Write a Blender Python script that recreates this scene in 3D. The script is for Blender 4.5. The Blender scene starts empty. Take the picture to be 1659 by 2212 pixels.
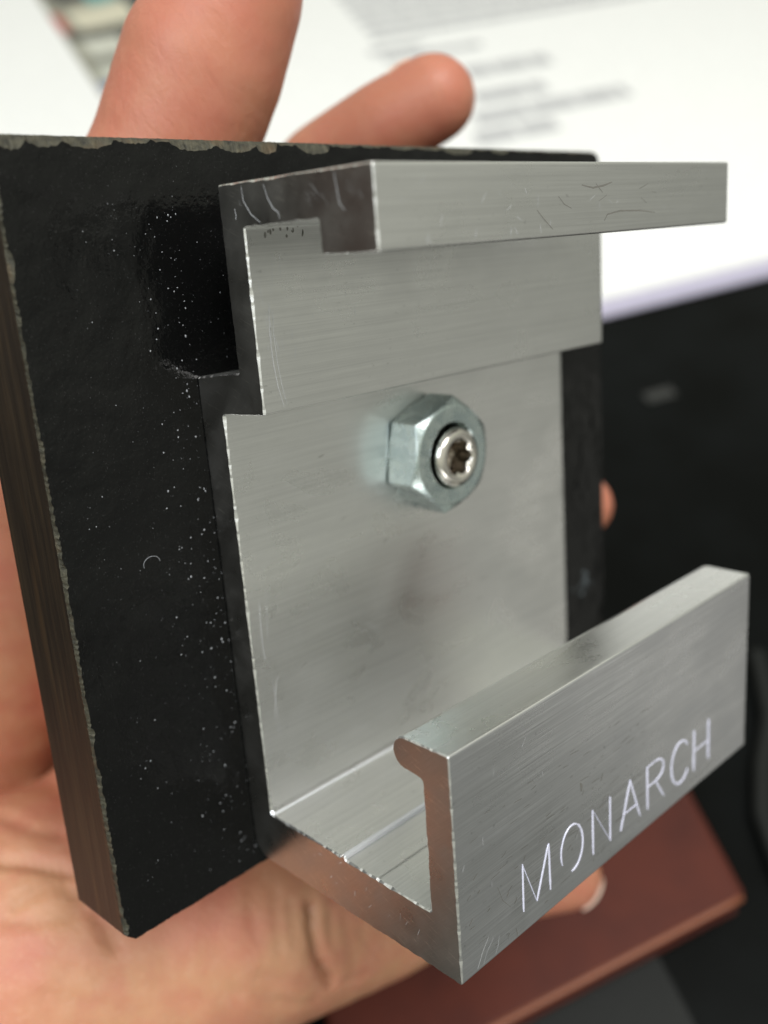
import bpy, bmesh, math, random
from mathutils import Vector, Matrix
from mathutils.bvhtree import BVHTree
random.seed(7)
S = 0.001                                    # all shapes below are written in millimetres
scene = bpy.context.scene
C = bpy.data.collections.new('scene'); scene.collection.children.link(C)

# ------------------------------------------------------------------ camera
CAM = Vector((-56.570, -84.172, 15.827))
RIGHT = Vector((0.714881, -0.695432, -0.072932))
DOWN = Vector((-0.239264, -0.145275, -0.960025))
FWD = Vector((0.657037, 0.703754, -0.270246))
cam = bpy.data.cameras.new('camera'); co = bpy.data.objects.new('camera', cam); C.objects.link(co)
m = Matrix((RIGHT, -DOWN, -FWD)).transposed().to_4x4(); m.translation = CAM * S
co.matrix_world = m
cam.sensor_fit = 'VERTICAL'; cam.sensor_height = 36; cam.sensor_width = 27
cam.lens = 36 * 2064.25 / 2212
cam.clip_start = 0.005; cam.clip_end = 50
cam.dof.use_dof = True; cam.dof.focus_distance = 0.098; cam.dof.aperture_fstop = cam.lens / 2.35
scene.camera = co

# ------------------------------------------------------------------ light
world = bpy.data.worlds.new('World'); scene.world = world; world.use_nodes = True
bg = world.node_tree.nodes['Background']
# desk frame (desk lies far below the held bracket): H along the page lines, V towards the viewer, UP off the desk
DH = Vector((0.88113, -0.45535, 0.12755)); DV = Vector((-0.32966, -0.78478, -0.52483)); DN = Vector((0.33908, 0.42039, -0.8416))
K = 230.0
DO = CAM + DN * K
def dp(h, v, up=0.0):
    return DO + DH * h + DV * v - DN * up
def area(name, pos, target, w, h, power, col):
    l = bpy.data.lights.new(name, 'AREA'); l.shape = 'RECTANGLE'; l.size = w * S; l.size_y = h * S; l.energy = power; l.color = col
    o = bpy.data.objects.new(name, l); C.objects.link(o); o.location = Vector(pos) * S
    o.rotation_euler = (Vector(target) - Vector(pos)).to_track_quat('-Z', 'Y').to_euler()
    return o
# room light: dim olive floor, grey walls, brighter cool ceiling, one smooth change with height above the desk
wn = world.node_tree.nodes; wl_ = world.node_tree.links
tc = wn.new('ShaderNodeTexCoord'); dt = wn.new('ShaderNodeVectorMath'); dt.operation = 'DOT_PRODUCT'; dt.inputs[1].default_value = tuple(-DN)
wl_.new(tc.outputs['Generated'], dt.inputs[0])
mr = wn.new('ShaderNodeMapRange'); mr.inputs[1].default_value = -1; mr.inputs[2].default_value = 1; wl_.new(dt.outputs['Value'], mr.inputs[0])
cr_ = wn.new('ShaderNodeValToRGB'); el = cr_.color_ramp.elements
for p_, c_ in ((0, (.08, .08, .072)), (.24, (.19, .195, .175)), (.42, (.26, .265, .235)), (.53, (.36, .365, .32)), (.72, (.66, .67, .57)), (1, (.74, .76, .72))):
    e_ = el.new(p_) if p_ not in (0, 1) else el[0 if p_ == 0 else -1]
    e_.position = p_; e_.color = (*c_, 1)
wl_.new(mr.outputs[0], cr_.inputs[0]); wl_.new(cr_.outputs[0], bg.inputs[0]); bg.inputs[1].default_value = 1.0
area('window_light', CAM - DN * 640 + DH * 230 + DV * 60, (20, 0, -20), 430, 400, 4.7, (1.0, 0.98, 0.95))
area('room_light', CAM - DN * 500 - DH * 420 + DV * 150, (20, 0, -20), 500, 400, 3.2, (0.86, 0.92, 1.0))
scene.cycles.max_bounces = 14; scene.cycles.glossy_bounces = 10
area('lip_fill_light', Vector((45, -28, -40)) + Vector((.86, -.42, -.34)) * 800, (45, -28, -40), 420, 360, .12, (1.0, .96, .88))  # added lamp without a seen source, brightens the right of the front lip
vs = scene.view_settings; vs.view_transform = 'Standard'; vs.look = 'None'; vs.exposure = 0.0; vs.gamma = 1.0

# ------------------------------------------------------------------ helpers
def link(name, me, mats, parent=None):
    o = bpy.data.objects.new(name, me); C.objects.link(o)
    for k in (mats if isinstance(mats, (list, tuple)) else [mats]): me.materials.append(k)
    if parent is not None:
        o.parent = parent
        off = Vector((0, 0, 0)); p = parent
        while p is not None: off += Vector(p.location); p = p.parent
        o.location = -off
    return o
def obj(name, bm, mats, parent=None, smooth=False):
    me = bpy.data.meshes.new(name)
    bmesh.ops.scale(bm, vec=(S, S, S), verts=bm.verts[:])
    bm.to_mesh(me); bm.free()
    if smooth:
        for f in me.polygons: f.use_smooth = True
    return link(name, me, mats, parent)
def thing(name, label, cat, loc):
    o = bpy.data.objects.new(name, None); C.objects.link(o); o.empty_display_size = 0.01
    o.location = Vector(loc) * S; o['label'] = label; o['category'] = cat
    return o
def tag(o, label, cat): o['label'] = label; o['category'] = cat; return o
class NT:
    def __init__(s, name):
        s.m = bpy.data.materials.new(name); s.m.use_nodes = True; s.t = s.m.node_tree; s.n = s.t.nodes
        s.b = s.n['Principled BSDF']; s.co = None
    def add(s, kind, **kw):
        x = s.n.new(kind)
        for k, v in kw.items(): setattr(x, k, v)
        return x
    def coord(s, scale=(1, 1, 1), rot=(0, 0, 0)):
        if s.co is None: s.co = s.add('ShaderNodeTexCoord')
        mp = s.add('ShaderNodeMapping'); mp.inputs['Scale'].default_value = tuple(1000 * k for k in scale); mp.inputs['Rotation'].default_value = rot
        if any(rot):
            a = s.add('ShaderNodeMapping'); a.inputs['Rotation'].default_value = rot
            s.t.links.new(s.co.outputs['Object'], a.inputs[0]); s.t.links.new(a.outputs[0], mp.inputs[0]); mp.inputs['Rotation'].default_value = (0, 0, 0)
        else: s.t.links.new(s.co.outputs['Object'], mp.inputs[0])
        return mp.outputs[0]
    def noise(s, scale, nscale=1.0, detail=4, rough=.55, rot=(0, 0, 0), dist=0):
        x = s.add('ShaderNodeTexNoise'); x.inputs['Scale'].default_value = nscale; x.inputs['Detail'].default_value = detail
        x.inputs['Roughness'].default_value = rough; x.inputs['Distortion'].default_value = dist
        s.t.links.new(s.coord(scale, rot), x.inputs['Vector']); return x.outputs['Fac']
    def ramp(s, src, stops):
        r = s.add('ShaderNodeValToRGB'); e = r.color_ramp.elements
        while len(e) < len(stops): e.new(.5)
        for k, (p, c) in zip(e, stops):
            k.position = p; k.color = c if len(c) == 4 else (*c, 1)
        s.t.links.new(src, r.inputs[0]); return r.outputs[0]
    def fl(s, src, a, b, c, d):
        r = s.add('ShaderNodeMapRange'); s.t.links.new(src, r.inputs[0])
        for i, v in enumerate((a, b, c, d)): r.inputs[i + 1].default_value = v
        return r.outputs[0]
    def mix(s, fac, a, b, mode='MIX'):
        x = s.add('ShaderNodeMix', data_type='RGBA', blend_type=mode)
        for i, v in ((0, fac), (6, a), (7, b)):
            if isinstance(v, (int, float)): x.inputs[i].default_value = v
            elif isinstance(v, tuple): x.inputs[i].default_value = (*v, 1) if len(v) == 3 else v
            else: s.t.links.new(v, x.inputs[i])
        return x.outputs[2]
    def bump(s, src, dist, strength=1.0, prev=None):
        b = s.add('ShaderNodeBump'); b.inputs['Distance'].default_value = dist * S; b.inputs['Strength'].default_value = strength
        s.t.links.new(src, b.inputs['Height'])
        if prev is not None: s.t.links.new(prev, b.inputs['Normal'])
        return b.outputs[0]
    def set(s, **kw):
        for k, v in kw.items():
            k = k.replace('_', ' ')
            i = s.b.inputs[k]
            if isinstance(v, bpy.types.NodeSocket): s.t.links.new(v, i)
            elif isinstance(v, tuple) and len(v) == 3 and i.type == 'RGBA': i.default_value = (*v, 1)
            else: i.default_value = v
        return s.m
def flat(name, col, rough=.6, metal=0., **kw):
    n = NT(name); g = n.noise((.3, .3, .3)); c = n.mix(g, tuple(k * .85 for k in col), tuple(min(1, k * 1.1) for k in col))
    return n.set(Base_Color=c, Roughness=rough, Metallic=metal, **kw)

# ------------------------------------------------------------------ materials
def brushed(name, base, rough, streak=.35, aniso=.55):
    n = NT(name)
    s1 = n.noise((.05, 7, 7), detail=6, rough=.7); s2 = n.noise((.16, 1.6, 1.6), detail=5)
    blot = n.noise((.09, .14, .14), detail=6, rough=.62, dist=.4)
    spots = n.noise((.9, 1.6, 1.6), detail=3)
    c = n.mix(n.fl(s1, .35, .65, 0, 1), tuple(k * (1 - streak) for k in base), base)
    c = n.mix(n.fl(s2, .35, .7, 0, .25 + streak * .8), c, tuple(k * (.9 - streak * .5) for k in base))
    s3 = n.noise((.025, 2.6, 2.6), detail=4, rough=.6)
    c = n.mix(n.fl(s3, .45, .7, 0, .2 + streak), c, tuple(k * .68 for k in base))
    c = n.mix(n.fl(blot, .45, .75, 0, .02 + streak), c, (base[0] * .62, base[1] * .62, base[2] * .64))
    c = n.mix(n.fl(spots, .68, .74, 0, .2 + streak), c, tuple(k * .45 for k in base))
    r = n.fl(blot, .3, .7, rough - .05, rough + .1)
    nb = n.bump(s1, .012, .8); nb = n.bump(blot, .12, .25, nb)
    g = n.add('ShaderNodeNewGeometry'); cx = n.add('ShaderNodeVectorMath', operation='CROSS_PRODUCT'); cx.inputs[1].default_value = (1, 0, 0)
    n.t.links.new(g.outputs['True Normal'], cx.inputs[0]); n.t.links.new(cx.outputs[0], n.b.inputs['Tangent'])
    return n.set(Base_Color=c, Metallic=1.0, Roughness=r, Normal=nb, Anisotropic=aniso)
M_alu = brushed('brushed_aluminium', (.87, .87, .86), .28, .14)
M_front = brushed('worn_brushed_aluminium', (.96, .965, 1.0), .28, .46)
def cutface():
    n = NT('saw_cut_aluminium')
    s1 = n.noise((.2, .35, 9), detail=5, rough=.7, rot=(.75, 0, 0)); s2 = n.noise((.2, .25, 5), detail=4, rough=.7, rot=(-.35, 0, 0))
    blot = n.noise((.2, .2, .2), detail=4)
    c = n.mix(n.fl(s1, .4, .7, 0, .5), (.48, .47, .45), (.36, .35, .33))
    c = n.mix(n.fl(s2, .60, .68, 0, .7), c, (.9, .88, .8))
    r = n.fl(blot, .3, .7, .25, .38)
    nb = n.bump(s1, .004, .7); nb = n.bump(s2, .006, .5, nb)
    return n.set(Base_Color=c, Metallic=1.0, Roughness=r, Normal=nb)
M_cut = cutface()
def black_paint():
    n = NT('black_gloss_paint')
    op = n.noise((.55, .55, .45), detail=3, rough=.5); op2 = n.noise((2.2, 2.2, 2.2), detail=3)
    big = n.noise((.05, .05, .05), detail=3); grit = n.noise((5, 5, 5), detail=2)
    nb = n.bump(big, 2.5, .6); nb = n.bump(op, .24, .65, nb); nb = n.bump(op2, .05, .6, nb)
    r = n.fl(big, .35, .7, .10, .26)
    c = n.mix(n.fl(grit, .66, .72, 0, 1), (.004, .0041, .0041), (.02, .02, .02))
    return n.set(Base_Color=c, Roughness=r, Normal=nb, Specular_IOR_Level=.26)
M_paint = black_paint()
def chipped():
    n = NT('chipped_edge_steel'); a = n.noise((1.2, 1.2, 1.2), detail=6, rough=.7); b = n.noise((.25, .25, .25), detail=3)
    c = n.ramp(a, [(.3, (.02, .02, .016)), (.52, (.06, .056, .038)), (.72, (.11, .10, .066))])
    c = n.mix(n.fl(b, .55, .7, 0, .45), c, (.13, .075, .03))
    return n.set(Base_Color=c, Roughness=.55, Metallic=.35, Normal=n.bump(a, .25, .9))
M_chip = chipped()
def sawn():
    n = NT('sawn_steel_side'); a = n.noise((2.2, 1.6, .06), detail=5, rough=.65); b = n.noise((.18, .5, .05), detail=3)
    c = n.ramp(a, [(.3, (.009, .006, .004)), (.55, (.024, .016, .009)), (.8, (.06, .04, .02))])
    c = n.mix(n.fl(b, .55, .75, 0, .6), c, (.065, .035, .014))
    return n.set(Base_Color=c, Roughness=.5, Metallic=.2, Normal=n.bump(a, .05, .5))
M_side = sawn()
def zinc():
    n = NT('zinc_plated_steel'); a = n.noise((.6, .6, .6), detail=5); b = n.noise((4, 4, 4), detail=3)
    c = n.mix(n.fl(a, .35, .7, 0, 1), (.46, .55, .56), (.62, .70, .68))
    return n.set(Base_Color=c, Metallic=1.0, Roughness=n.fl(a, .3, .7, .2, .34), Normal=n.bump(b, .01, .4))
M_zinc = zinc()
M_bolt = flat('bright_bolt_steel', (.72, .69, .64), .16, 1.0)
M_socket = flat('dark_socket_steel', (.35, .31, .26), .25, 1.0)
M_letter = flat('engraving_glint', (.76, .76, .94), .45, .25)
M_scratch_glint = flat('bright_scratch_and_glint', (.74, .75, .77), .45, .6)
M_pit = flat('dark_pit', (.26, .25, .23), .5, .6)
M_dust = flat('pale_dust', (.33, .34, .36), .9)
def skin():
    n = NT('skin')
    big = n.noise((.035, .035, .035), detail=3); mid = n.noise((.14, .14, .14), detail=4, rough=.6); fine = n.noise((1.3, 1.3, 1.3), detail=5, rough=.6)
    mot = n.noise((.5, .5, .5), detail=5, rough=.65)
    wr = n.noise((.75, .75, .16), detail=5, rough=.6, rot=(0, .5, 0), dist=.5); wr2 = n.noise((.2, 1.1, 1.1), detail=4, rough=.6, rot=(0, .7, .3), dist=.4)
    c = n.mix(n.fl(big, .38, .62, 0, 1), (.56, .285, .16), (.53, .205, .125))
    c = n.mix(n.fl(mid, .42, .70, 0, .45), c, (.50, .15, .11))
    c = n.mix(n.fl(mot, .52, .75, 0, .22), c, (.68, .42, .29))
    c = n.mix(n.fl(mot, .45, .25, 0, .2), c, (.44, .15, .10))
    c = n.mix(n.fl(fine, .58, .8, 0, .2), c, (.74, .50, .38))
    sx_ = n.add('ShaderNodeSeparateXYZ'); n.t.links.new(n.coord(), sx_.inputs[0])      # fingers and thumb are redder than the palm
    c = n.mix(n.fl(sx_.outputs['Z'], 0, 45, 0, .75), c, (.43, .135, .088))
    v = n.add('ShaderNodeTexVoronoi'); v.feature = 'DISTANCE_TO_EDGE'; v.inputs['Scale'].default_value = 1.0
    n.t.links.new(n.coord((.95, .95, 1.3)), v.inputs['Vector'])
    nb = n.bump(n.fl(v.outputs['Distance'], 0, .10, 0, 1), .05, .2); nb = n.bump(wr, .55, .3, nb); nb = n.bump(wr2, .2, .2, nb); nb = n.bump(fine, .06, .6, nb)
    return n.set(Base_Color=c, Roughness=n.fl(mot, .3, .7, .38, .55), Subsurface_Weight=.22, Subsurface_Radius=(.0025, .001, .0006), Subsurface_Scale=1.0, Normal=nb, Specular_IOR_Level=.45)
M_skin = skin()
M_nail = flat('fingernail', (.80, .58, .47), .3, Subsurface_Weight=.2, Subsurface_Radius=(.002, .001, .001), Subsurface_Scale=1.0)
M_page = flat('white_paper', (.90, .90, .885), .7)
M_lav = flat('lavender_card', (.50, .47, .60), .6)
M_print = flat('grey_print', (.50, .50, .51), .8)
def leather():
    n = NT('red_leather'); a = n.noise((.06, .06, .06), detail=4); v = n.add('ShaderNodeTexVoronoi'); v.inputs['Scale'].default_value = 1
    n.t.links.new(n.coord((.9, .9, .9)), v.inputs['Vector'])
    c = n.mix(n.fl(a, .35, .7, 0, 1), (.085, .018, .010), (.055, .012, .008))
    return n.set(Base_Color=c, Roughness=.55, Specular_IOR_Level=.2, Normal=n.bump(v.outputs['Distance'], .12, .5))
M_leather = leather()
M_edge = flat('dark_red_page_block', (.10, .022, .02), .5)
def deskm():
    n = NT('black_desk_top'); a = n.noise((.02, .02, .02), detail=4)
    return n.set(Base_Color=n.mix(n.fl(a, .4, .7, 0, 1), (.004, .0044, .004), (.007, .008, .008)), Roughness=.4, Specular_IOR_Level=.03)
M_desk = deskm()
M_dgrey = flat('dark_grey_card', (.012, .013, .012), .6, Specular_IOR_Level=.2)

# ------------------------------------------------------------------ mounting bracket: steel plate + aluminium channel + nut + bolt
root = thing('mounting_bracket', 'silver aluminium channel with engraved lettering, bolted by a hex nut to a black steel plate', 'bracket', (28, 10, -57.5))

# plate ------------------------------------------------------------
PX0, PX1, PZ0, PZ1L, PZ1R, PY, PB = -18.4, 76.5, -57.5, 27.7, 26.9, 4.07, 15.6
def ztop(x): return PZ1L + (PZ1R - PZ1L) * (x - PX0) / (PX1 - PX0)
def scallop_path(n, base, amp, fine, lo=3, hi=9):
    out = []; i = 0
    while i < n:
        L = random.randint(lo, hi) * 2; a = base + random.random() * amp
        if random.random() < .25: a = base * .7
        for k in range(L):
            t = k / L
            out.append(a * (0.45 + .55 * math.sin(math.pi * t) ** .7) + (random.random() - .5) * fine)
            i += 1
    return out[:n]
def plate():
    outer = []; inner = []                               # outline anticlockwise seen from the front, with its chipped inner border
    st = .3
    n = int((PZ1L - PZ0) / st); w = scallop_path(n, .16, .34, .20, 2, 7)         # left edge, bottom to top
    left = [((PX0 + (random.random() - .5) * .07), PZ0 + 1.0 + (ztop(PX0) - 1.4 - PZ0) * k / n, w[k]) for k in range(n)]
    n = int((PX1 - PX0) / st); w = scallop_path(n, .62, .80, .16, 4, 13)         # top edge
    top = [(PX0 + .5 + (PX1 - PX0 - 1.6) * k / n, 0, w[k] * (1.0 if k < n * .5 else .8)) for k in range(n)]
    for x, z, ww in left: outer.append((x, z)); inner.append((x + max(ww, .06), z))
    for x, z, ww in top:
        zt = ztop(x) + (random.random() - .5) * .05; outer.append((x, zt)); inner.append((max(x, PX0 + .55), zt - max(ww, .12)))
    for a in (80, 60, 40, 20):
        r = 1.1; cx = PX1 - r; cz = ztop(PX1) - r
        outer.append((cx + r * math.cos(math.radians(a)), cz + r * math.sin(math.radians(a)))); inner.append((cx + .7 * r * math.cos(math.radians(a)), cz + .7 * r * math.sin(math.radians(a))))
    n = 60
    for k in range(n):
        z = ztop(PX1) - 1.1 - (ztop(PX1) - 1.1 - PZ0 - .5) * k / (n - 1); outer.append((PX1, z)); inner.append((PX1 - .12 - random.random() * .05, z))
    n = 260; w = scallop_path(n, .10, .12, .06, 3, 10)
    for k in range(n):
        x = PX1 - .5 - (PX1 - PX0 - 1.6) * k / (n - 1)
        zb = PZ0 + (random.random() - .5) * .08; outer.append((x, zb)); inner.append((x, zb + max(.05, w[k])))
    N = len(outer)
    bm = bmesh.new()
    vi = [bm.verts.new((x, PY, z)) for x, z in inner]
    vo = [bm.verts.new((x, PY + .55, z)) for x, z in outer]
    def back(x, z):                                      # the lower left corner is ground off towards the back
        dz = 0
        if x < PX0 + 3 and z < PZ0 + 3: return (max(x, PX0 + .2), max(z, PZ0 - .2))
        return (x, z)
    f = bm.faces.new(vi); f.normal_update()
    if f.normal.y > 0: f.normal_flip()
    for i in range(N):
        j = (i + 1) % N
        q = bm.faces.new((vi[i], vi[j], vo[j], vo[i])); q.material_index = 1
    sx = lambda x: PX0 if x < PX0 + .2 else x
    vm = [bm.verts.new((sx(x), PY + 1.0, z)) for x, z in outer]
    for i in range(N):
        j = (i + 1) % N
        q = bm.faces.new((vo[i], vo[j], vm[j], vm[i])); q.material_index = 2
    vb = [bm.verts.new((sx(x), PB, z - (.9 if x < PX0 + 1 and z < PZ0 + 2 else 0))) for x, z in outer]
    for i in range(N):
        j = (i + 1) % N
        q = bm.faces.new((vm[i], vm[j], vb[j], vb[i])); q.material_index = 2
    bm.faces.new(vb).material_index = 2
    bmesh.ops.recalc_face_normals(bm, faces=bm.faces[:])
    return bm
obj('backing_plate', plate(), [M_paint, M_chip, M_side], root)
pl = root.children[0]
# dust and paint nibs on the plate
bm = bmesh.new()
def speck(x, z, r, y=PY, e=1.0, ang=0):
    vs_ = []
    k = 5
    for i in range(k):
        a = 2 * math.pi * i / k + ang; rr = r * (.7 + .6 * random.random())
        vs_.append(bm.verts.new((x + rr * math.cos(a), y - .006, z + rr * math.sin(a) * e)))
    c = bm.verts.new((x, y - .006 - r * .6, z))
    for i in range(k): bm.faces.new((vs_[i], vs_[(i + 1) % k], c))
for i in range(560):
    if i < 300: x = random.uniform(-15, 6); z = random.uniform(-55, 25)
    else: x = random.uniform(0, 6.5); z = random.uniform(-56, 22); x = -abs(random.gauss(0, 2.8)) if i > 400 else random.uniform(-8, 4)
    speck(x, z, (.09 if i > 470 else random.choice((.02, .025, .03, .03, .035, .05, .07))) * random.uniform(.6, 1.3), e=random.uniform(.5, 1.6))
d = obj('dust_specks', bm, M_dust, pl); d['kind'] = 'stuff'
# small pale smudge low on the right of the plate
bm = bmesh.new()
for i in range(26): speck(70.6 + random.gauss(0, 1.0), -41.6 + random.gauss(0, .9), random.uniform(.12, .35))
d = obj('pale_smudge', bm, flat('pale_grime', (.10, .12, .13), .8), pl); d['kind'] = 'stuff'
# a curl of lint
def tube(bm, pts, r, n=6, close=True):
    rings = []
    for i, p in enumerate(pts):
        p = Vector(p); t = (Vector(pts[min(i + 1, len(pts) - 1)]) - Vector(pts[max(i - 1, 0)])).normalized()
        a = t.cross(Vector((0, 1, 0.13))).normalized(); b = t.cross(a)
        rr = r[i] if isinstance(r, (list, tuple)) else r
        rings.append([bm.verts.new(p + (a * math.cos(2 * math.pi * k / n) + b * math.sin(2 * math.pi * k / n)) * rr) for k in range(n)])
    for A, B in zip(rings, rings[1:]):
        for k in range(n): bm.faces.new((A[k], A[(k + 1) % n], B[(k + 1) % n], B[k]))
    if close: bm.faces.new(rings[0][::-1]); bm.faces.new(rings[-1])
bm = bmesh.new(); tube(bm, [(-8.6 + 1.0 * math.cos(a), PY - .08, -15.2 + .8 * math.sin(a)) for a in [math.pi * (1.1 - k * .11) for k in range(11)]], .025)
obj('lint_fibre', bm, M_dust, pl)

# channel ----------------------------------------------------------
LEN = 60.0
# profile in (y, z), given with a corner radius
PR = [(-3.54, 22.35, .25), (-25.34, 22.25, .3), (-25.34, 15.14, .3), (-18.09, 15.2, .25), (-18.09, 18.25, .2), (-7.16, 18.2, .25), (-7.16, .05, .25), (0, -.35, .2),
      (0, -48.59, .8), (-12.35, -48.59, .05), (-12.6, -48.28, .12), (-13.05, -48.35, .12), (-13.2, -48.75, .05), (-18.0, -48.75, .05), (-18.15, -48.66, .03), (-18.35, -48.75, .05), (-26.04, -48.8, .35), (-26.04, -33.75, .45), (-24.15, -33.55, 0)]
nose = [(-24.0 + 1.78 * math.cos(a), -31.78 + 1.78 * math.sin(a)) for a in [math.radians(-80 + k * 20) for k in range(9)]]
PR2 = [(-29.71, -30.0, .3), (-29.71, -55.52, .35), (2.4, -55.5, .3), (4.07, -53.9, .3), (4.07, 3.5, .2), (-3.54, 4.2, .2)]
def rounded(pts):
    out = []
    N = len(pts)
    for i, (y, z, r) in enumerate(pts):
        if r == 0: out.append((y, z)); continue
        p = Vector((y, z)); a = Vector(pts[i - 1][:2]) - p; b = Vector(pts[(i + 1) % N][:2]) - p
        r = min(r, a.length * .45, b.length * .45); a.normalize(); b.normalize()
        for t in (0, .25, .5, .75, 1):
            q = (p + a * r) * (1 - t) ** 2 + p * 2 * t * (1 - t) + (p + b * r) * t * t
            out.append((q.x, q.y))
    return out
full = PR + [(y, z, 0) for y, z in nose] + PR2
prof = rounded(full)
# resample so that the cut edges can be burred
rs = []
for i, p in enumerate(prof):
    q = prof[(i + 1) % len(prof)]; L = math.dist(p, q); n = max(1, int(L / .35))
    for k in range(n): rs.append((p[0] + (q[0] - p[0]) * k / n, p[1] + (q[1] - p[1]) * k / n))
N = len(rs)
area2 = sum(rs[i][0] * rs[(i + 1) % N][1] - rs[(i + 1) % N][0] * rs[i][1] for i in range(N))
sg = 1 if area2 > 0 else -1
bm = bmesh.new()
def ring(xf, insf):
    out = []
    for i in range(N):
        a = Vector(rs[i - 1]); b = Vector(rs[(i + 1) % N]); t = (b - a).normalized(); nrm = Vector((-t.y, t.x)) * sg   # inward
        y, z = Vector(rs[i]) + nrm * insf(i)
        out.append(bm.verts.new((xf(i), y, z)))
    return out
random.seed(11)
burr = [0] * N; v_ = .1
for i in range(N):
    v_ = v_ * .6 + .4 * random.choice((.06, .08, .12, .14, .17, .30)); burr[i] = v_
R0 = ring(lambda i: 0, lambda i: burr[i]); R1 = ring(lambda i: burr[i] * 1.2, lambda i: 0)
R2 = ring(lambda i: LEN - .22 - burr[i], lambda i: 0); R3 = ring(lambda i: LEN - (.08), lambda i: .05 + burr[i] * .15); R4 = ring(lambda i: LEN, lambda i: .13)
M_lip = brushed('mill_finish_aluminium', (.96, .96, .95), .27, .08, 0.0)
for A, B, mi in ((R0, R1, 2), (R1, R2, 0), (R2, R3, 0), (R3, R4, 0)):  # burr ring takes the brighter metal to paint its edge highlight
    for i in range(N):
        j = (i + 1) % N; bm.faces.new((A[i], A[j], B[j], B[i])).material_index = mi
bm.faces.new(R0[::-1]).material_index = 1; bm.faces.new(R4).material_index = 1
bmesh.ops.recalc_face_normals(bm, faces=bm.faces[:])
chan = obj('channel', bm, [M_alu, M_cut, M_lip, M_front, M_scratch_glint], root)
for f in chan.data.polygons:
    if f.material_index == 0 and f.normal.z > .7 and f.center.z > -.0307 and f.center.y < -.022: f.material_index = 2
    elif f.material_index == 0 and f.center.y < -.0296: f.material_index = 3
    elif f.material_index == 0 and f.center.z < -.0478 and f.center.z > -.0486 and (-.0134 < f.center.y < -.0122 or -.0004 < f.center.y < -.0002): f.material_index = 4  # scratch metal here paints the highlight along shelf ridge and corner fillet

# engraved letters on the front lip: raised strokes, lavender paints light caught in the grooves
YF = -29.71
def stroke_letter(strokes, r=.16):
    bm = bmesh.new()
    jx, jz = random.uniform(-.12, .12), random.uniform(-.12, .12)
    for st in strokes:
        w = st[0]; pts = [(x + jx + random.uniform(-.05, .05), z + jz + random.uniform(-.05, .05)) for x, z in st[1]] if len(st[1]) < 4 else [(x + jx, z + jz) for x, z in st[1]]
        P = [(x, YF - .0, z) for x, z in pts]
        # resample
        Q = []
        for a, b in zip(P, P[1:]):
            n = max(2, int(math.dist(a, b) / .25))
            for k in range(n): Q.append(tuple(a[c] + (b[c] - a[c]) * k / n for c in range(3)))
        Q.append(P[-1]); n = len(Q)
        rad = [(w * 1.3 if w > .1 else w * .8) * (.45 + .55 * min(1, min(i, n - 1 - i) / 2.5)) * random.uniform(.82, 1.15) for i in range(n)]
        rings = []
        for i, p in enumerate(Q):
            p = Vector(p); t = Vector(Q[min(i + 1, n - 1)]) - Vector(Q[max(i - 1, 0)]); t.normalize()
            s_ = t.cross(Vector((0, 1, 0))).normalized()
            rr = rad[i]
            rings.append([bm.verts.new(p + s_ * rr * a + Vector((0, b, 0))) for a, b in ((-1, .02), (-.6, -.05), (0, -.075), (.6, -.05), (1, .02))])
        for A, B in zip(rings, rings[1:]):
            for k in range(4): bm.faces.new((A[k], A[k + 1], B[k + 1], B[k]))
        bm.faces.new(rings[0]); bm.faces.new(rings[-1][::-1])
    bmesh.ops.recalc_face_normals(bm, faces=bm.faces[:])
    return bm
def arc(cx, cz, rx, rz, a0, a1, n=14): return [(cx + rx * math.cos(math.radians(a0 + (a1 - a0) * k / n)), cz + rz * math.sin(math.radians(a0 + (a1 - a0) * k / n))) for k in range(n + 1)]
B_, T_ = -52.92, -47.15
LET = {
 'M': [(.13, [(10.07, B_), (10.12, -47.2)]), (.07, [(10.12, -47.2), (12.34, B_)]), (.15, [(12.34, B_), (14.6, T_)]), (.14, [(14.62, T_), (14.76, B_)])],
 'O': [(.12, arc(18.85, -50, 2.05, 2.88, 205, 60)), (.15, arc(18.85, -50, 2.05, 2.88, 60, -95))],
 'N': [(.17, [(22.92, B_), (22.93, -47.21)]), (.07, [(22.93, -47.21), (26.37, B_)]), (.16, [(26.37, B_), (26.37, T_)])],
 'A': [(.20, [(28.45, B_), (30.51, T_)]), (.15, [(30.51, T_), (32.61, B_)]), (.08, [(29.1, -51.05), (31.9, -51.05)])],
 'R': [(.20, [(34.45, B_), (34.4, T_)]), (.08, [(34.4, T_), (36.4, T_)]), (.16, arc(36.4, -48.5, 1.75, 1.35, 90, -90)), (.08, [(36.4, -49.85), (34.45, -49.85)]), (.15, [(36.3, -49.9), (38.3, B_)])],
 'C': [(.14, arc(42.1, -50, 2.2, 2.9, 38, 95)), (.21, arc(42.1, -50, 2.2, 2.9, 95, 235)), (.18, arc(42.1, -50, 2.2, 2.9, 235, 325))],
 'H': [(.24, [(45.65, B_), (45.65, T_)]), (.26, [(49.4, B_), (49.4, T_)]), (.07, [(45.65, -50.15), (49.4, -50.15)])]}
for ch in ['M', 'O', 'N', 'A', 'R', 'C', 'H']:
    obj('letter', stroke_letter(LET[ch]), M_letter, chan, smooth=False)

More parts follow.
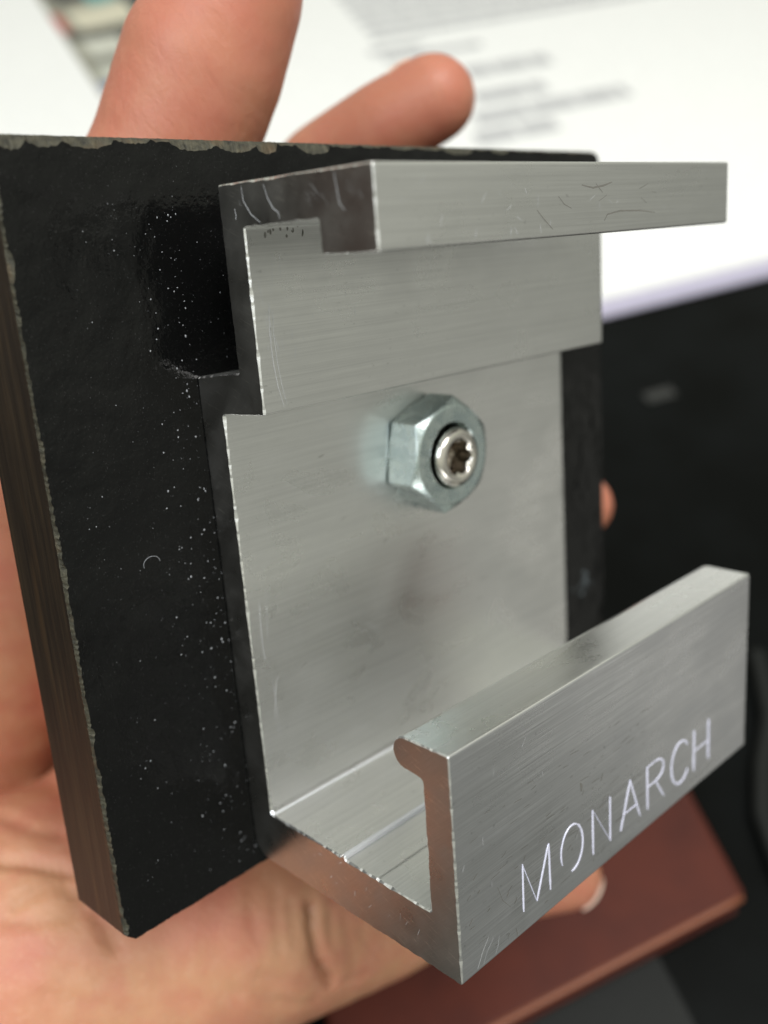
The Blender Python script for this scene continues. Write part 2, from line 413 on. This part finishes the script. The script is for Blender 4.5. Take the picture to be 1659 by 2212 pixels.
# scratches: thin bright slivers, dark pits
def sliver(bm, pts, w, plane, off=.012):
    # plane: ('y', v) front-facing at y=v ; ('x', v) left cut face ; ('z', v) shelf top
    ax, v = plane
    def P(a, b):
        return Vector((a, v - off, b)) if ax == 'y' else (Vector((v - off, a, b)) if ax == 'x' else Vector((a, b, v + off)))
    n = len(pts); L = []; Rr = []
    for i, (a, b) in enumerate(pts):
        p0 = pts[max(i - 1, 0)]; p1 = pts[min(i + 1, n - 1)]; t = Vector((p1[0] - p0[0], p1[1] - p0[1])).normalized(); k = Vector((-t.y, t.x)) * w * .5 * (.3 + .7 * math.sin(math.pi * (i + .4) / (n - .2)))
        L.append(bm.verts.new(P(a + k.x, b + k.y))); Rr.append(bm.verts.new(P(a - k.x, b - k.y)))
    for i in range(n - 1): bm.faces.new((L[i], L[i + 1], Rr[i + 1], Rr[i]))
def rnd_scr(bm, n, x0, x1, z0, z1, plane, lmin, lmax, w, amin, amax):
    for _ in range(n):
        x = random.uniform(x0, x1); z = random.uniform(z0, z1); a = math.radians(random.uniform(amin, amax)); L = random.uniform(lmin, lmax); c = random.uniform(-.12, .12)
        sliver(bm, [(x + math.cos(a + c * t) * L * t, z + math.sin(a + c * t) * L * t) for t in (0, .25, .5, .75, 1)], w * random.uniform(.6, 1.3), plane)
bm = bmesh.new()
YU = -7.16
sliver(bm, [(1.9, 10.5), (1.7, 8), (1.8, 5), (2.1, 2.6), (2.6, .6)], .10, ('y', YU)); sliver(bm, [(2.4, 10.3), (2.2, 8), (2.3, 5), (2.6, 2.6), (3.0, .7)], .07, ('y', YU))
rnd_scr(bm, 16, 1.2, 5, 5, 14, ('y', YU), .5, 3, .04, 80, 100)
rnd_scr(bm, 14, 5, 50, 2, 16, ('y', YU), .2, 1.0, .05, 60, 120)
rnd_scr(bm, 4, 1.5, 2.6, -40, -16, ('y', 0), 5, 10, .07, 84, 96)
rnd_scr(bm, 16, 1, 50, -45, -2, ('y', 0), .4, 2.5, .05, 20, 160)
rnd_scr(bm, 26, .5, 50, -55, -31, ('y', YF), .3, 1.6, .05, 30, 110)
sliver(bm, [(2.4, -55.0), (3.2, -53.6), (4.3, -52.3)], .10, ('y', YF)); sliver(bm, [(3.3, -55.0), (3.9, -54), (5.0, -52.9)], .06, ('y', YF)); sliver(bm, [(5.2, -55.1), (5.7, -54.2), (5.9, -53.2)], .06, ('y', YF))
rnd_scr(bm, 16, 2, 50, 16, 20.5, ('y', -25.34), .3, 1.3, .05, 20, 150)
rnd_scr(bm, 6, 3, 26, 15.3, 15.8, ('y', -25.34), .3, .9, .08, 60, 120)
# cut face (y, z)
sliver(bm, [(-7.4, 21.9), (-7.5, 20.6), (-8.5, 19.3), (-9.8, 18.5)], .12, ('x', 0)); sliver(bm, [(-10.8, 21.8), (-11.2, 20.6), (-11.9, 19.6), (-12.6, 19.2), (-12.7, 18.6)], .13, ('x', 0))
sliver(bm, [(-20.6, 21.9), (-20.8, 20.4), (-21.0, 19.3), (-21.6, 18.7)], .10, ('x', 0)); sliver(bm, [(-6.0, 20.0), (-6.1, 19.4), (-6.0, 19.0)], .12, ('x', 0))
rnd_scr(bm, 6, -24, -15, -53.6, -51, ('x', 0), .5, 1.5, .035, 100, 135)
rnd_scr(bm, 6, -15, -5, -54, -49.5, ('x', 0), .3, .8, .08, 90, 180)
rnd_scr(bm, 10, -24, -6, 18.8, 20.5, ('x', 0), .8, 1.9, .02, 35, 60)
s1 = obj('bright_scratches', bm, M_scratch_glint, chan); s1['kind'] = 'stuff'
bm = bmesh.new()
rnd_scr(bm, 12, 1.5, 9, 17.0, 18.0, ('y', YU), .15, .6, .22, 60, 130)
rnd_scr(bm, 5, 26, 44, 18.0, 20.5, ('y', -25.34), .6, 2.0, .07, -40, 20)
sliver(bm, [(33, 16.4), (33.6, 17.0), (36, 17.3), (40, 17.2), (43, 16.9)], .16, ('y', -25.34), .006); sliver(bm, [(29, 20.0), (31, 19.7), (33, 19.9), (34.5, 20.2)], .2, ('y', -25.34), .006)
sliver(bm, [(21.5, 17.8), (22.6, 16.9), (24.0, 15.9)], .10, ('y', -25.34)); sliver(bm, [(25, 19.0), (26, 18.2), (27.2, 17.8)], .08, ('y', -25.34))
rnd_scr(bm, 26, 1, 26, -54.5, -44, ('y', YF), .3, 1.0, .12, 20, 60); rnd_scr(bm, 60, 1, 34, -55, -38, ('y', YF), .4, 2.2, .07, -2, 4)
sliver(bm, [(20.6, -42.6), (20.8, -43.2), (20.7, -43.7)], .35, ('y', YF)); sliver(bm, [(6.0, -47.5), (6.7, -49.5), (7.9, -51.0)], .05, ('y', YF)); sliver(bm, [(8.6, -54.0), (8.8, -54.8), (8.7, -55.2)], .10, ('y', YF))
rnd_scr(bm, 10, 3, 50, -44, -4, ('y', 0), .3, 1.4, .08, 5, 25)
s2 = obj('dark_pits', bm, M_pit, chan); s2['kind'] = 'stuff'

# hex nut ----------------------------------------------------------
NX, NZ, NR, NH = 29.85, -10.3, 7.5, 5.1
def nut():
    bm = bmesh.new(); seg = 72
    a0 = math.radians(20)
    apo = NR * math.cos(math.pi / 6)
    def hexr(th):
        t = ((th - a0) % (math.pi / 3)) - math.pi / 6
        return apo / math.cos(t)
    rings = []
    def addring(fr, fy):
        rings.append([bm.verts.new((NX + fr(2 * math.pi * k / seg + a0) * math.cos(2 * math.pi * k / seg + a0), fy(2 * math.pi * k / seg + a0), NZ + fr(2 * math.pi * k / seg + a0) * math.sin(2 * math.pi * k / seg + a0))) for k in range(seg)])
    ch = lambda th: .02 + (hexr(th) - apo * .955) * .62        # 30 degree chamfer cone cuts the corners
    addring(hexr, lambda th: -.03 + 0 * th - ch(th) * .45)
    addring(lambda th: hexr(th), lambda th: -NH + ch(th))
    addring(lambda th: apo * .955, lambda th: -NH)
    addring(lambda th: 4.25, lambda th: -NH - .02)
    addring(lambda th: 3.85, lambda th: -NH + .5)
    addring(lambda th: 3.85, lambda th: -.5)
    base = [bm.verts.new((NX + apo * .95 * math.cos(2 * math.pi * k / seg + a0), 0.01, NZ + apo * .95 * math.sin(2 * math.pi * k / seg + a0))) for k in range(seg)]
    rings.insert(0, base)
    for A, B in zip(rings, rings[1:]):
        for k in range(seg): bm.faces.new((A[k], A[(k + 1) % seg], B[(k + 1) % seg], B[k]))
    bmesh.ops.recalc_face_normals(bm, faces=bm.faces[:])
    return bm
nt = obj('hex_nut', nut(), M_zinc, root)
bv = nt.modifiers.new('bevel', 'BEVEL'); bv.width = .12 * S; bv.segments = 2; bv.limit_method = 'ANGLE'; bv.angle_limit = math.radians(28)
# bolt end with a six-sided socket, thread turns visible inside the nut mouth
def bolt(inner=False):
    bm = bmesh.new(); seg = 48; rings = []
    def R(r, y, hx=0):
        out = []
        for k in range(seg):
            th = 2 * math.pi * k / seg; rr = r
            if hx:
                rr = r * (1 + .13 * math.cos(6 * th + .5))
            out.append(bm.verts.new((NX + .22 + rr * math.cos(th), y, NZ - .25 + rr * math.sin(th))))
        rings.append(out)
    Y0 = -NH - .35
    R(3.1, 12)
    for k in range(7):
        y = .5 - k * .8; R(3.78, y); R(3.3, y - .4)
    R(3.75, Y0 + .35); R(3.8, Y0 + .1); R(3.6, Y0 - .35); R(3.15, Y0 - .62); R(2.75, Y0 - .70); R(2.45, Y0 - .55); R(2.15, Y0 - .35)
    R(2.2, Y0 - .2, 1)
    if inner: del rings[:-1]
    if inner: R(2.1, Y0 + .1, 1); R(1.95, Y0 + 2.4, 1); R(.4, Y0 + 3.2)
    for A, B in zip(rings, rings[1:]):
        for k in range(seg): bm.faces.new((A[k], A[(k + 1) % seg], B[(k + 1) % seg], B[k]))
    if inner: bm.faces.new(rings[-1])
    bmesh.ops.recalc_face_normals(bm, faces=bm.faces[:])
    return bm
bo = obj('bolt', bolt(), M_bolt, root, smooth=True)
obj('socket', bolt(True), M_socket, bo)

# ------------------------------------------------------------------ the hand
hand_e = None
def ball(bm, c, r): bmesh.ops.create_icosphere(bm, subdivisions=3, radius=r, matrix=Matrix.Translation(c))
def chain(bm, pts):
    for (a, ra), (b, rb) in zip(pts, pts[1:]):
        a = Vector(a); b = Vector(b); n = max(2, int((b - a).length / (min(ra, rb) * .35)))
        for k in range(n + 1):
            t = k / n; ball(bm, a.lerp(b, t), ra + (rb - ra) * t)
CH = {
 'thumb': [((-2, 80, -50), 19), ((2, 64, -15), 15), ((10, 36, 12), 12.5), ((15.8, 28.8, 28), 10.4), ((19.3, 24, 39), 10.4), ((22.2, 20.4, 46), 8.8), ((24.6, 18.6, 53), 7.2), ((25.6, 18, 57), 5.4)],
 'index': [((35, 45, -8), 11), ((40, 50, 13), 8.8), ((51.8, 40, 28), 7.5), ((58, 31.5, 33.5), 7.2), ((63.0, 25.5, 37.0), 6.9)],
 'middle': [((50, 40, -28), 11), ((80, 46, -34), 8.2), ((91, 32, -34.5), 7.0), ((88.4, 16.8, -34.3), 6.2)],
 'ring': [((48, 38, -50), 11), ((76, 46, -58), 8), ((86, 32, -59), 6.9), ((83.6, 15, -58.8), 6.0)],
 'little': [((12.6, 27, -85.0), 17.2), ((31.1, 20.4, -90.8), 12.2), ((46.8, 13.7, -92.1), 8.3), ((56, 8, -93.5), 6.9), ((63.0, 3.4, -94.5), 6.2)],
 'heel': [((-110, 110, -150), 30), ((-50, 68, -110), 28), ((-16, 45, -85), 26), ((12.6, 27, -85), 17.2)],
 'palm1': [((14, 50, -45), 14), ((30, 42, -40), 15), ((50, 38, -35), 12)], 'palm2': [((10, 48, -75), 16), ((30, 42, -65), 15), ((48, 38, -50), 11)],
 'palm3': [((15, 44, -20), 14), ((35, 44, -10), 12)], 'palm4': [((-2, 80, -50), 19), ((-8, 90, -75), 20), ((-40, 84, -105), 24)], 'palm6': [((14, 50, -45), 14), ((10, 50, -75), 16), ((-12, 50, -86), 22)],
 'palm5': [((30, 42, -65), 14), ((25, 30, -86), 12)]}
bm = bmesh.new()
for q in CH.values(): chain(bm, q)
me = bpy.data.meshes.new('hand_raw'); bmesh.ops.scale(bm, vec=(S, S, S), verts=bm.verts[:]); bm.to_mesh(me); bm.free()
tmp = bpy.data.objects.new('hand_raw', me); C.objects.link(tmp)
r_ = tmp.modifiers.new('r', 'REMESH'); r_.mode = 'VOXEL'; r_.voxel_size = .9 * S
s_ = tmp.modifiers.new('s', 'SMOOTH'); s_.factor = .6; s_.iterations = 16
dg = bpy.context.evaluated_depsgraph_get(); hm = bpy.data.meshes.new_from_object(tmp.evaluated_get(dg))
bpy.data.objects.remove(tmp); bpy.data.meshes.remove(me); hm.name = 'hand'
# skin creases pressed into the surface
bv_ = BVHTree.FromPolygons([v.co.copy() for v in hm.vertices], [tuple(p.vertices) for p in hm.polygons])
def px(x, y):
    d = FWD + RIGHT * ((x - 829.5) / 2064.25) + DOWN * ((y - 1106) / 2064.25)
    h = bv_.ray_cast(CAM * S, d.normalized()); return h[0]
CREASE = [([(672, 1955), (676, 2010), (686, 2060), (704, 2100), (722, 2128)], 2.2, .7), ([(30, 1960), (120, 1900), (190, 1950), (260, 2060)], .7, .9), ([(628, 1950), (632, 2010), (640, 2050)], .5, .6), ([(596, 1930), (600, 2000), (610, 2060)], .4, .7), ([(715, 1975), (712, 2000), (722, 2040)], .5, .5), ([(745, 1990), (760, 2050), (770, 2090)], .35, .6),
          ([(650, 2000), (660, 2060), (690, 2120)], .35, .5), ([(0, 1858), (60, 1862), (110, 1872), (160, 1884)], 1.5, .9), ([(0, 1985), (60, 1990), (150, 1975), (190, 1960)], .6, 1.0), ([(0, 1760), (70, 1790), (140, 1800)], .7, 1.2),
          ([(560, 2110), (640, 2125), (720, 2128), (800, 2105)], .45, .7), ([(500, 2140), (600, 2165), (690, 2160)], .45, .7), ([(440, 2120), (540, 2150), (640, 2180)], .3, .6), ([(60, 2080), (200, 2110), (330, 2130), (450, 2170)], .3, .8),
          ([(540, 1930), (545, 1990), (560, 2040)], .25, .7), ([(100, 2150), (220, 2170), (320, 2200)], .3, .7), ([(780, 2010), (800, 2060)], .3, .5)]
cr = []
for line, dep, wd in CREASE:
    P3 = [px(*u) for u in line]; P3 = [p for p in P3 if p is not None]
    for a, b in zip(P3, P3[1:]):
        if (a - b).length < .03:
            for k in range(7): cr.append((a.lerp(b, k / 7), dep, wd))
from mathutils.kdtree import KDTree
kd = KDTree(len(hm.vertices))
for v in hm.vertices: kd.insert(v.co, v.index)
kd.balance()
disp = {}
for p, dep, wd in cr:
    for c_, i, dist in kd.find_range(p, 3.2 * wd * S):
        g = dep * math.exp(-(dist / (wd * S)) ** 2)
        if g > disp.get(i, 0): disp[i] = g
nrm = {i: hm.vertices[i].normal.copy() for i in disp}
for i, g in disp.items(): hm.vertices[i].co -= nrm[i] * g * S
for p in hm.polygons: p.use_smooth = True
hand = thing('hand', 'bare hand cupping the black plate from behind, thumb rising past its top edge', 'hand', (-14, 44, -112))
body = link('skin_surface', hm, M_skin, hand)
# fingernails
def nail(center, rad, direction, up, w, l, lift=.12):
    bm = bmesh.new(); d = Vector(direction).normalized(); u = (Vector(up) - d * Vector(up).dot(d)).normalized(); s = d.cross(u)
    n = 8; g = {}
    for lay, off in ((0, 0), (1, .4)):
        for i in range(n + 1):
            for j in range(n + 1):
                a = (i / n - .5) * w / rad; b = (j / n - .5) * l / rad
                k = 1 - .12 * (abs(i / n - .5) * 2) ** 4 
                b *= k * (1 - .18 * (abs(i / n - .5) * 2) ** 3)
                v = (d * math.cos(a) * math.cos(b * .55) + s * math.sin(a) + u * math.sin(b) * .95).normalized()
                g[lay, i, j] = bm.verts.new(Vector(center) + v * (rad + lift - .4 + off))
    for i in range(n):
        for j in range(n):
            bm.faces.new((g[1, i, j], g[1, i + 1, j], g[1, i + 1, j + 1], g[1, i, j + 1])); bm.faces.new((g[0, i, j], g[0, i, j + 1], g[0, i + 1, j + 1], g[0, i + 1, j]))
    for k in range(n):
        bm.faces.new((g[0, k, 0], g[0, k + 1, 0], g[1, k + 1, 0], g[1, k, 0])); bm.faces.new((g[0, k, n], g[1, k, n], g[1, k + 1, n], g[0, k + 1, n]))
        bm.faces.new((g[0, 0, k], g[1, 0, k], g[1, 0, k + 1], g[0, 0, k + 1])); bm.faces.new((g[0, n, k], g[0, n, k + 1], g[1, n, k + 1], g[1, n, k]))
    bmesh.ops.recalc_face_normals(bm, faces=bm.faces[:])
    return obj('fingernail', bm, M_nail, hand, smooth=True)
UPv = -DOWN
nail((63, 3.4, -94.5), 6.3, RIGHT * .75 + DOWN * .55 - FWD * .05, RIGHT * .3 - DOWN * .6 , 7.5, 8)
nail((61.6, 27.2, 36.2), 6.9, -RIGHT * .62 - DOWN * .72 + FWD * .1, RIGHT * .7 - DOWN * .5, 8.5, 8)

# ------------------------------------------------------------------ desk and the things lying on it
def deskbox(bm, h0, h1, v0, v1, u0, u1, r=0):
    P = [dp(h, v, u) for u in (u0, u1) for h, v in ((h0, v0), (h1, v0), (h1, v1), (h0, v1))]
    q = [bm.verts.new(p) for p in P]
    for f in ((0, 1, 2, 3), (7, 6, 5, 4), (0, 4, 5, 1), (1, 5, 6, 2), (2, 6, 7, 3), (3, 7, 4, 0)): bm.faces.new([q[i] for i in f])
    bmesh.ops.recalc_face_normals(bm, faces=bm.faces[:])
k_ = K / 283.0
bm = bmesh.new(); deskbox(bm, -420, 620, -1300, -4, -25, 0)
dk = obj('desk_top', bm, M_desk); dk['kind'] = 'structure'
# big white printed page, its lower edge showing a lavender card beneath
page = thing('printed_page', 'large white printed page with rows of grey text, lying on the black desk', 'page', dp(300, -450, 2.2))
def sheet(h0, h1, v0, v1, u0, u1, name, mat, parent=None):
    bm = bmesh.new(); nx, ny = 14, 14; g = {}
    for lay, u in ((0, u0), (1, u1)):
        for i in range(nx + 1):
            for j in range(ny + 1):
                h = h0 + (h1 - h0) * i / nx; v = v0 + (v1 - v0) * j / ny
                g[lay, i, j] = bm.verts.new(dp(h, v, u))
    for i in range(nx):
        for j in range(ny):
            bm.faces.new((g[1, i, j], g[1, i + 1, j], g[1, i + 1, j + 1], g[1, i, j + 1])); bm.faces.new((g[0, i, j], g[0, i, j + 1], g[0, i + 1, j + 1], g[0, i + 1, j]))
        bm.faces.new((g[0, i, 0], g[0, i + 1, 0], g[1, i + 1, 0], g[1, i, 0])); bm.faces.new((g[0, i, ny], g[1, i, ny], g[1, i + 1, ny], g[0, i + 1, ny]))
    for j in range(ny):
        bm.faces.new((g[0, 0, j], g[1, 0, j], g[1, 0, j + 1], g[0, 0, j + 1])); bm.faces.new((g[0, nx, j], g[0, nx, j + 1], g[1, nx, j + 1], g[1, nx, j]))
    bmesh.ops.recalc_face_normals(bm, faces=bm.faces[:])
    return obj(name, bm, mat, parent)
sheet(95, 640, -900, -328 * k_, 1.4, 2.0, 'paper', M_page, page)
# text rows
def rows(spec, name, parent, mat, up):
    bm = bmesh.new()
    for h0, h1, v, hh in spec:
        h = h0
        while h < h1:
            w = min(random.uniform(5, 16) * hh / 6, h1 - h)
            q = [bm.verts.new(dp(a, b, up)) for a, b in ((h, v - hh / 2), (h, v + hh / 2), (h + w, v + hh / 2), (h + w, v - hh / 2))]
            f = bm.faces.new(q); f.normal_update()
            if f.normal.dot(-DN) < 0: f.normal_flip()
            h += w + hh * .12
    return obj(name, bm, mat, parent)
random.seed(3)
spec = []
v = -860
while v < -650: spec.append((232 * k_, (570 if v < -690 else 540) * k_, v * k_, 8)); v += 15.5
spec.append((228 * k_, 300 * k_, -622 * k_, 8)); spec.append((222 * k_, 262 * k_, -636 * k_, 8))
rows(spec, 'text_block', page, M_print, 2.05)
rows([(272 * k_, 333 * k_, -583 * k_, 13)], 'text_line', page, M_print, 2.05)
rows([(262 * k_, 312 * k_, -547 * k_, 13)], 'text_line', page, M_print, 2.05)
rows([(250 * k_, 358 * k_, -521 * k_, 13)], 'text_line', page, M_print, 2.05)
rows([(240 * k_, 295 * k_, -498 * k_, 13)], 'text_line', page, M_print, 2.05)
lc = sheet(150, 640, -600, -317 * k_, .3, 1.1, 'lavender_card', M_lav)
tag(lc, 'pale lavender card whose edge shows below the lower edge of the white printed page', 'card')
# second page with the colour picture
pp = thing('picture_page', 'white page with a blurred colour picture at the top left, behind the thumb', 'page', dp(20, -500, 1.0))
sheet(-260, 112, -900, -430 * k_, .3, .9, 'paper', M_page, pp)
def quad(name, pts, col, up, parent):
    bm = bmesh.new(); q = [bm.verts.new(dp(a * k_, b * k_, up)) for a, b in pts]; f = bm.faces.new(q); f.normal_update()
    if f.normal.dot(-DN) < 0: f.normal_flip()
    return obj(name, bm, flat(name + '_ink', col, .6), parent)
quad('picture', [(17, -860), (40, -640), (140, -640), (140, -860)], (.30, .29, .23), .93, pp)
PIC = [('teal_area', [(36, -860), (58, -798), (92, -808), (88, -860)], (.10, .33, .32)), ('dark_area', [(17, -858), (34, -806), (56, -812), (44, -858)], (.05, .05, .045)), ('dark_area', [(76, -815), (82, -762), (106, -758), (104, -818)], (.035, .05, .05)),
       ('cream_area', [(36, -790), (44, -752), (84, -760), (82, -800)], (.66, .62, .48)), ('red_area', [(24, -790), (29, -752), (36, -750), (32, -788)], (.42, .07, .05)), ('dark_area', [(30, -752), (33, -736), (104, -742), (100, -758)], (.07, .07, .06)),
       ('cream_area', [(38, -735), (44, -705), (72, -708), (70, -735)], (.60, .60, .52)), ('dark_area', [(66, -734), (70, -696), (104, -698), (102, -738)], (.05, .045, .045)), ('grey_area', [(40, -700), (41, -692), (100, -696), (100, -702)], (.2, .2, .18)),
       ('cream_area', [(42, -688), (45, -665), (90, -668), (88, -690)], (.55, .56, .48)), ('blue_area', [(40, -662), (41, -650), (58, -650), (56, -662)], (.25, .28, .45)), ('pink_area', [(95, -860), (98, -815), (130, -820), (130, -860)], (.55, .36, .34))]
for i, (n, q, c) in enumerate(PIC): quad(n, q, c, .96 + i * .02, pp)
# red leather notebook
NBR = math.radians(4.0)
def nbp(a, b, up):                                        # a: along the front edge from the right corner, b: away from the viewer
    return dp(101.6 - a * math.cos(NBR) + b * math.sin(NBR), -45.9 + a * math.sin(NBR) - b * math.cos(NBR) * -1 * -1, up)
def nbox(bm, a0, a1, b0, b1, u0, u1):
    q = [bm.verts.new(nbp(a, b, u)) for u in (u0, u1) for a, b in ((a0, b0), (a1, b0), (a1, b1), (a0, b1))]
    for f in ((0, 1, 2, 3), (7, 6, 5, 4), (0, 4, 5, 1), (1, 5, 6, 2), (2, 6, 7, 3), (3, 7, 4, 0)): bm.faces.new([q[i] for i in f])
    bmesh.ops.recalc_face_normals(bm, faces=bm.faces[:])
bk = thing('leather_notebook', 'thick red brown leather notebook lying on the desk beneath the hand', 'notebook', nbp(50, 60, 0))
bm = bmesh.new(); nbox(bm, 0, 98, 0, 130, 7.0, 12); o = obj('front_cover', bm, M_leather, bk)
b = o.modifiers.new('b', 'BEVEL'); b.width = 1.8 * S; b.segments = 3
bm = bmesh.new(); nbox(bm, .8, 97, .5, 129, 2.5, 6.98); obj('page_block', bm, M_edge, bk)
bm = bmesh.new(); nbox(bm, 0, 98, 0, 130, .3, 2.48); obj('back_cover', bm, M_leather, bk)
bm = bmesh.new(); tube(bm, [nbp(1.5 + k * 4.7, .35, 11.5) for k in range(21)], .75, 8); obj('worn_edge_highlight', bm, flat('worn_tan_highlight', (.24, .08, .04), .4), bk, smooth=True)  # tan tube added along the worn front edge to paint its highlight
# dark grey booklet below the notebook, cable, small grey patch painted for a glint
bm = bmesh.new(); deskbox(bm, 10, 80, -120, -28, .25, .28)
tag(obj('grey_card', bm, M_dgrey), 'dark grey card sticking out beneath the lower edge of the red notebook', 'card')
bm = bmesh.new()
cp = [dp(h * k_, v * k_, 2.6) for h, v in ((181, -128), (177, -119), (170, -105), (158, -92), (148, -78), (143, -60), (142, -30), (150, 20))]
cq = []
for a, b in zip(cp, cp[1:]):
    for k in range(6): cq.append(a.lerp(b, k / 6))
tube(bm, cq, 2.4, 10)
tag(obj('black_cable', bm, M_dgrey, smooth=True), 'thick dark cable curving over the black desk right of the notebook', 'cable')
bm = bmesh.new(); deskbox(bm, 216 * k_, 230 * k_, -262 * k_, -256 * k_, .2, .6)
tag(obj('grey_glint', bm, flat('dull_grey', (.025, .026, .024), .7)), 'tiny dull grey patch painted for a glint on the black desk, right of the nut', 'glint')

# reddish brown panelled wall added far off on the left: out of the frame, for the saw-cut faces to reflect
bm = bmesh.new(); n_ = 9
W0 = Vector((-1500, 900, 0)); WH = Vector((.78, .62, 0)); 
for i in range(n_):
    for (a, b, dd) in ((i * 160, i * 160 + 154, 0), (i * 160 + 154, i * 160 + 160, 6)):
        q = [bm.verts.new(W0 + WH * x + Vector((-.62 * dd, .78 * dd, z))) for x, z in ((a, -700), (b, -700), (b, 900), (a, 900))]; bm.faces.new(q)
wl = obj('added_reflection_wall', bm, flat('added_wall_brown', (.10, .045, .035), .5)); wl['kind'] = 'structure'
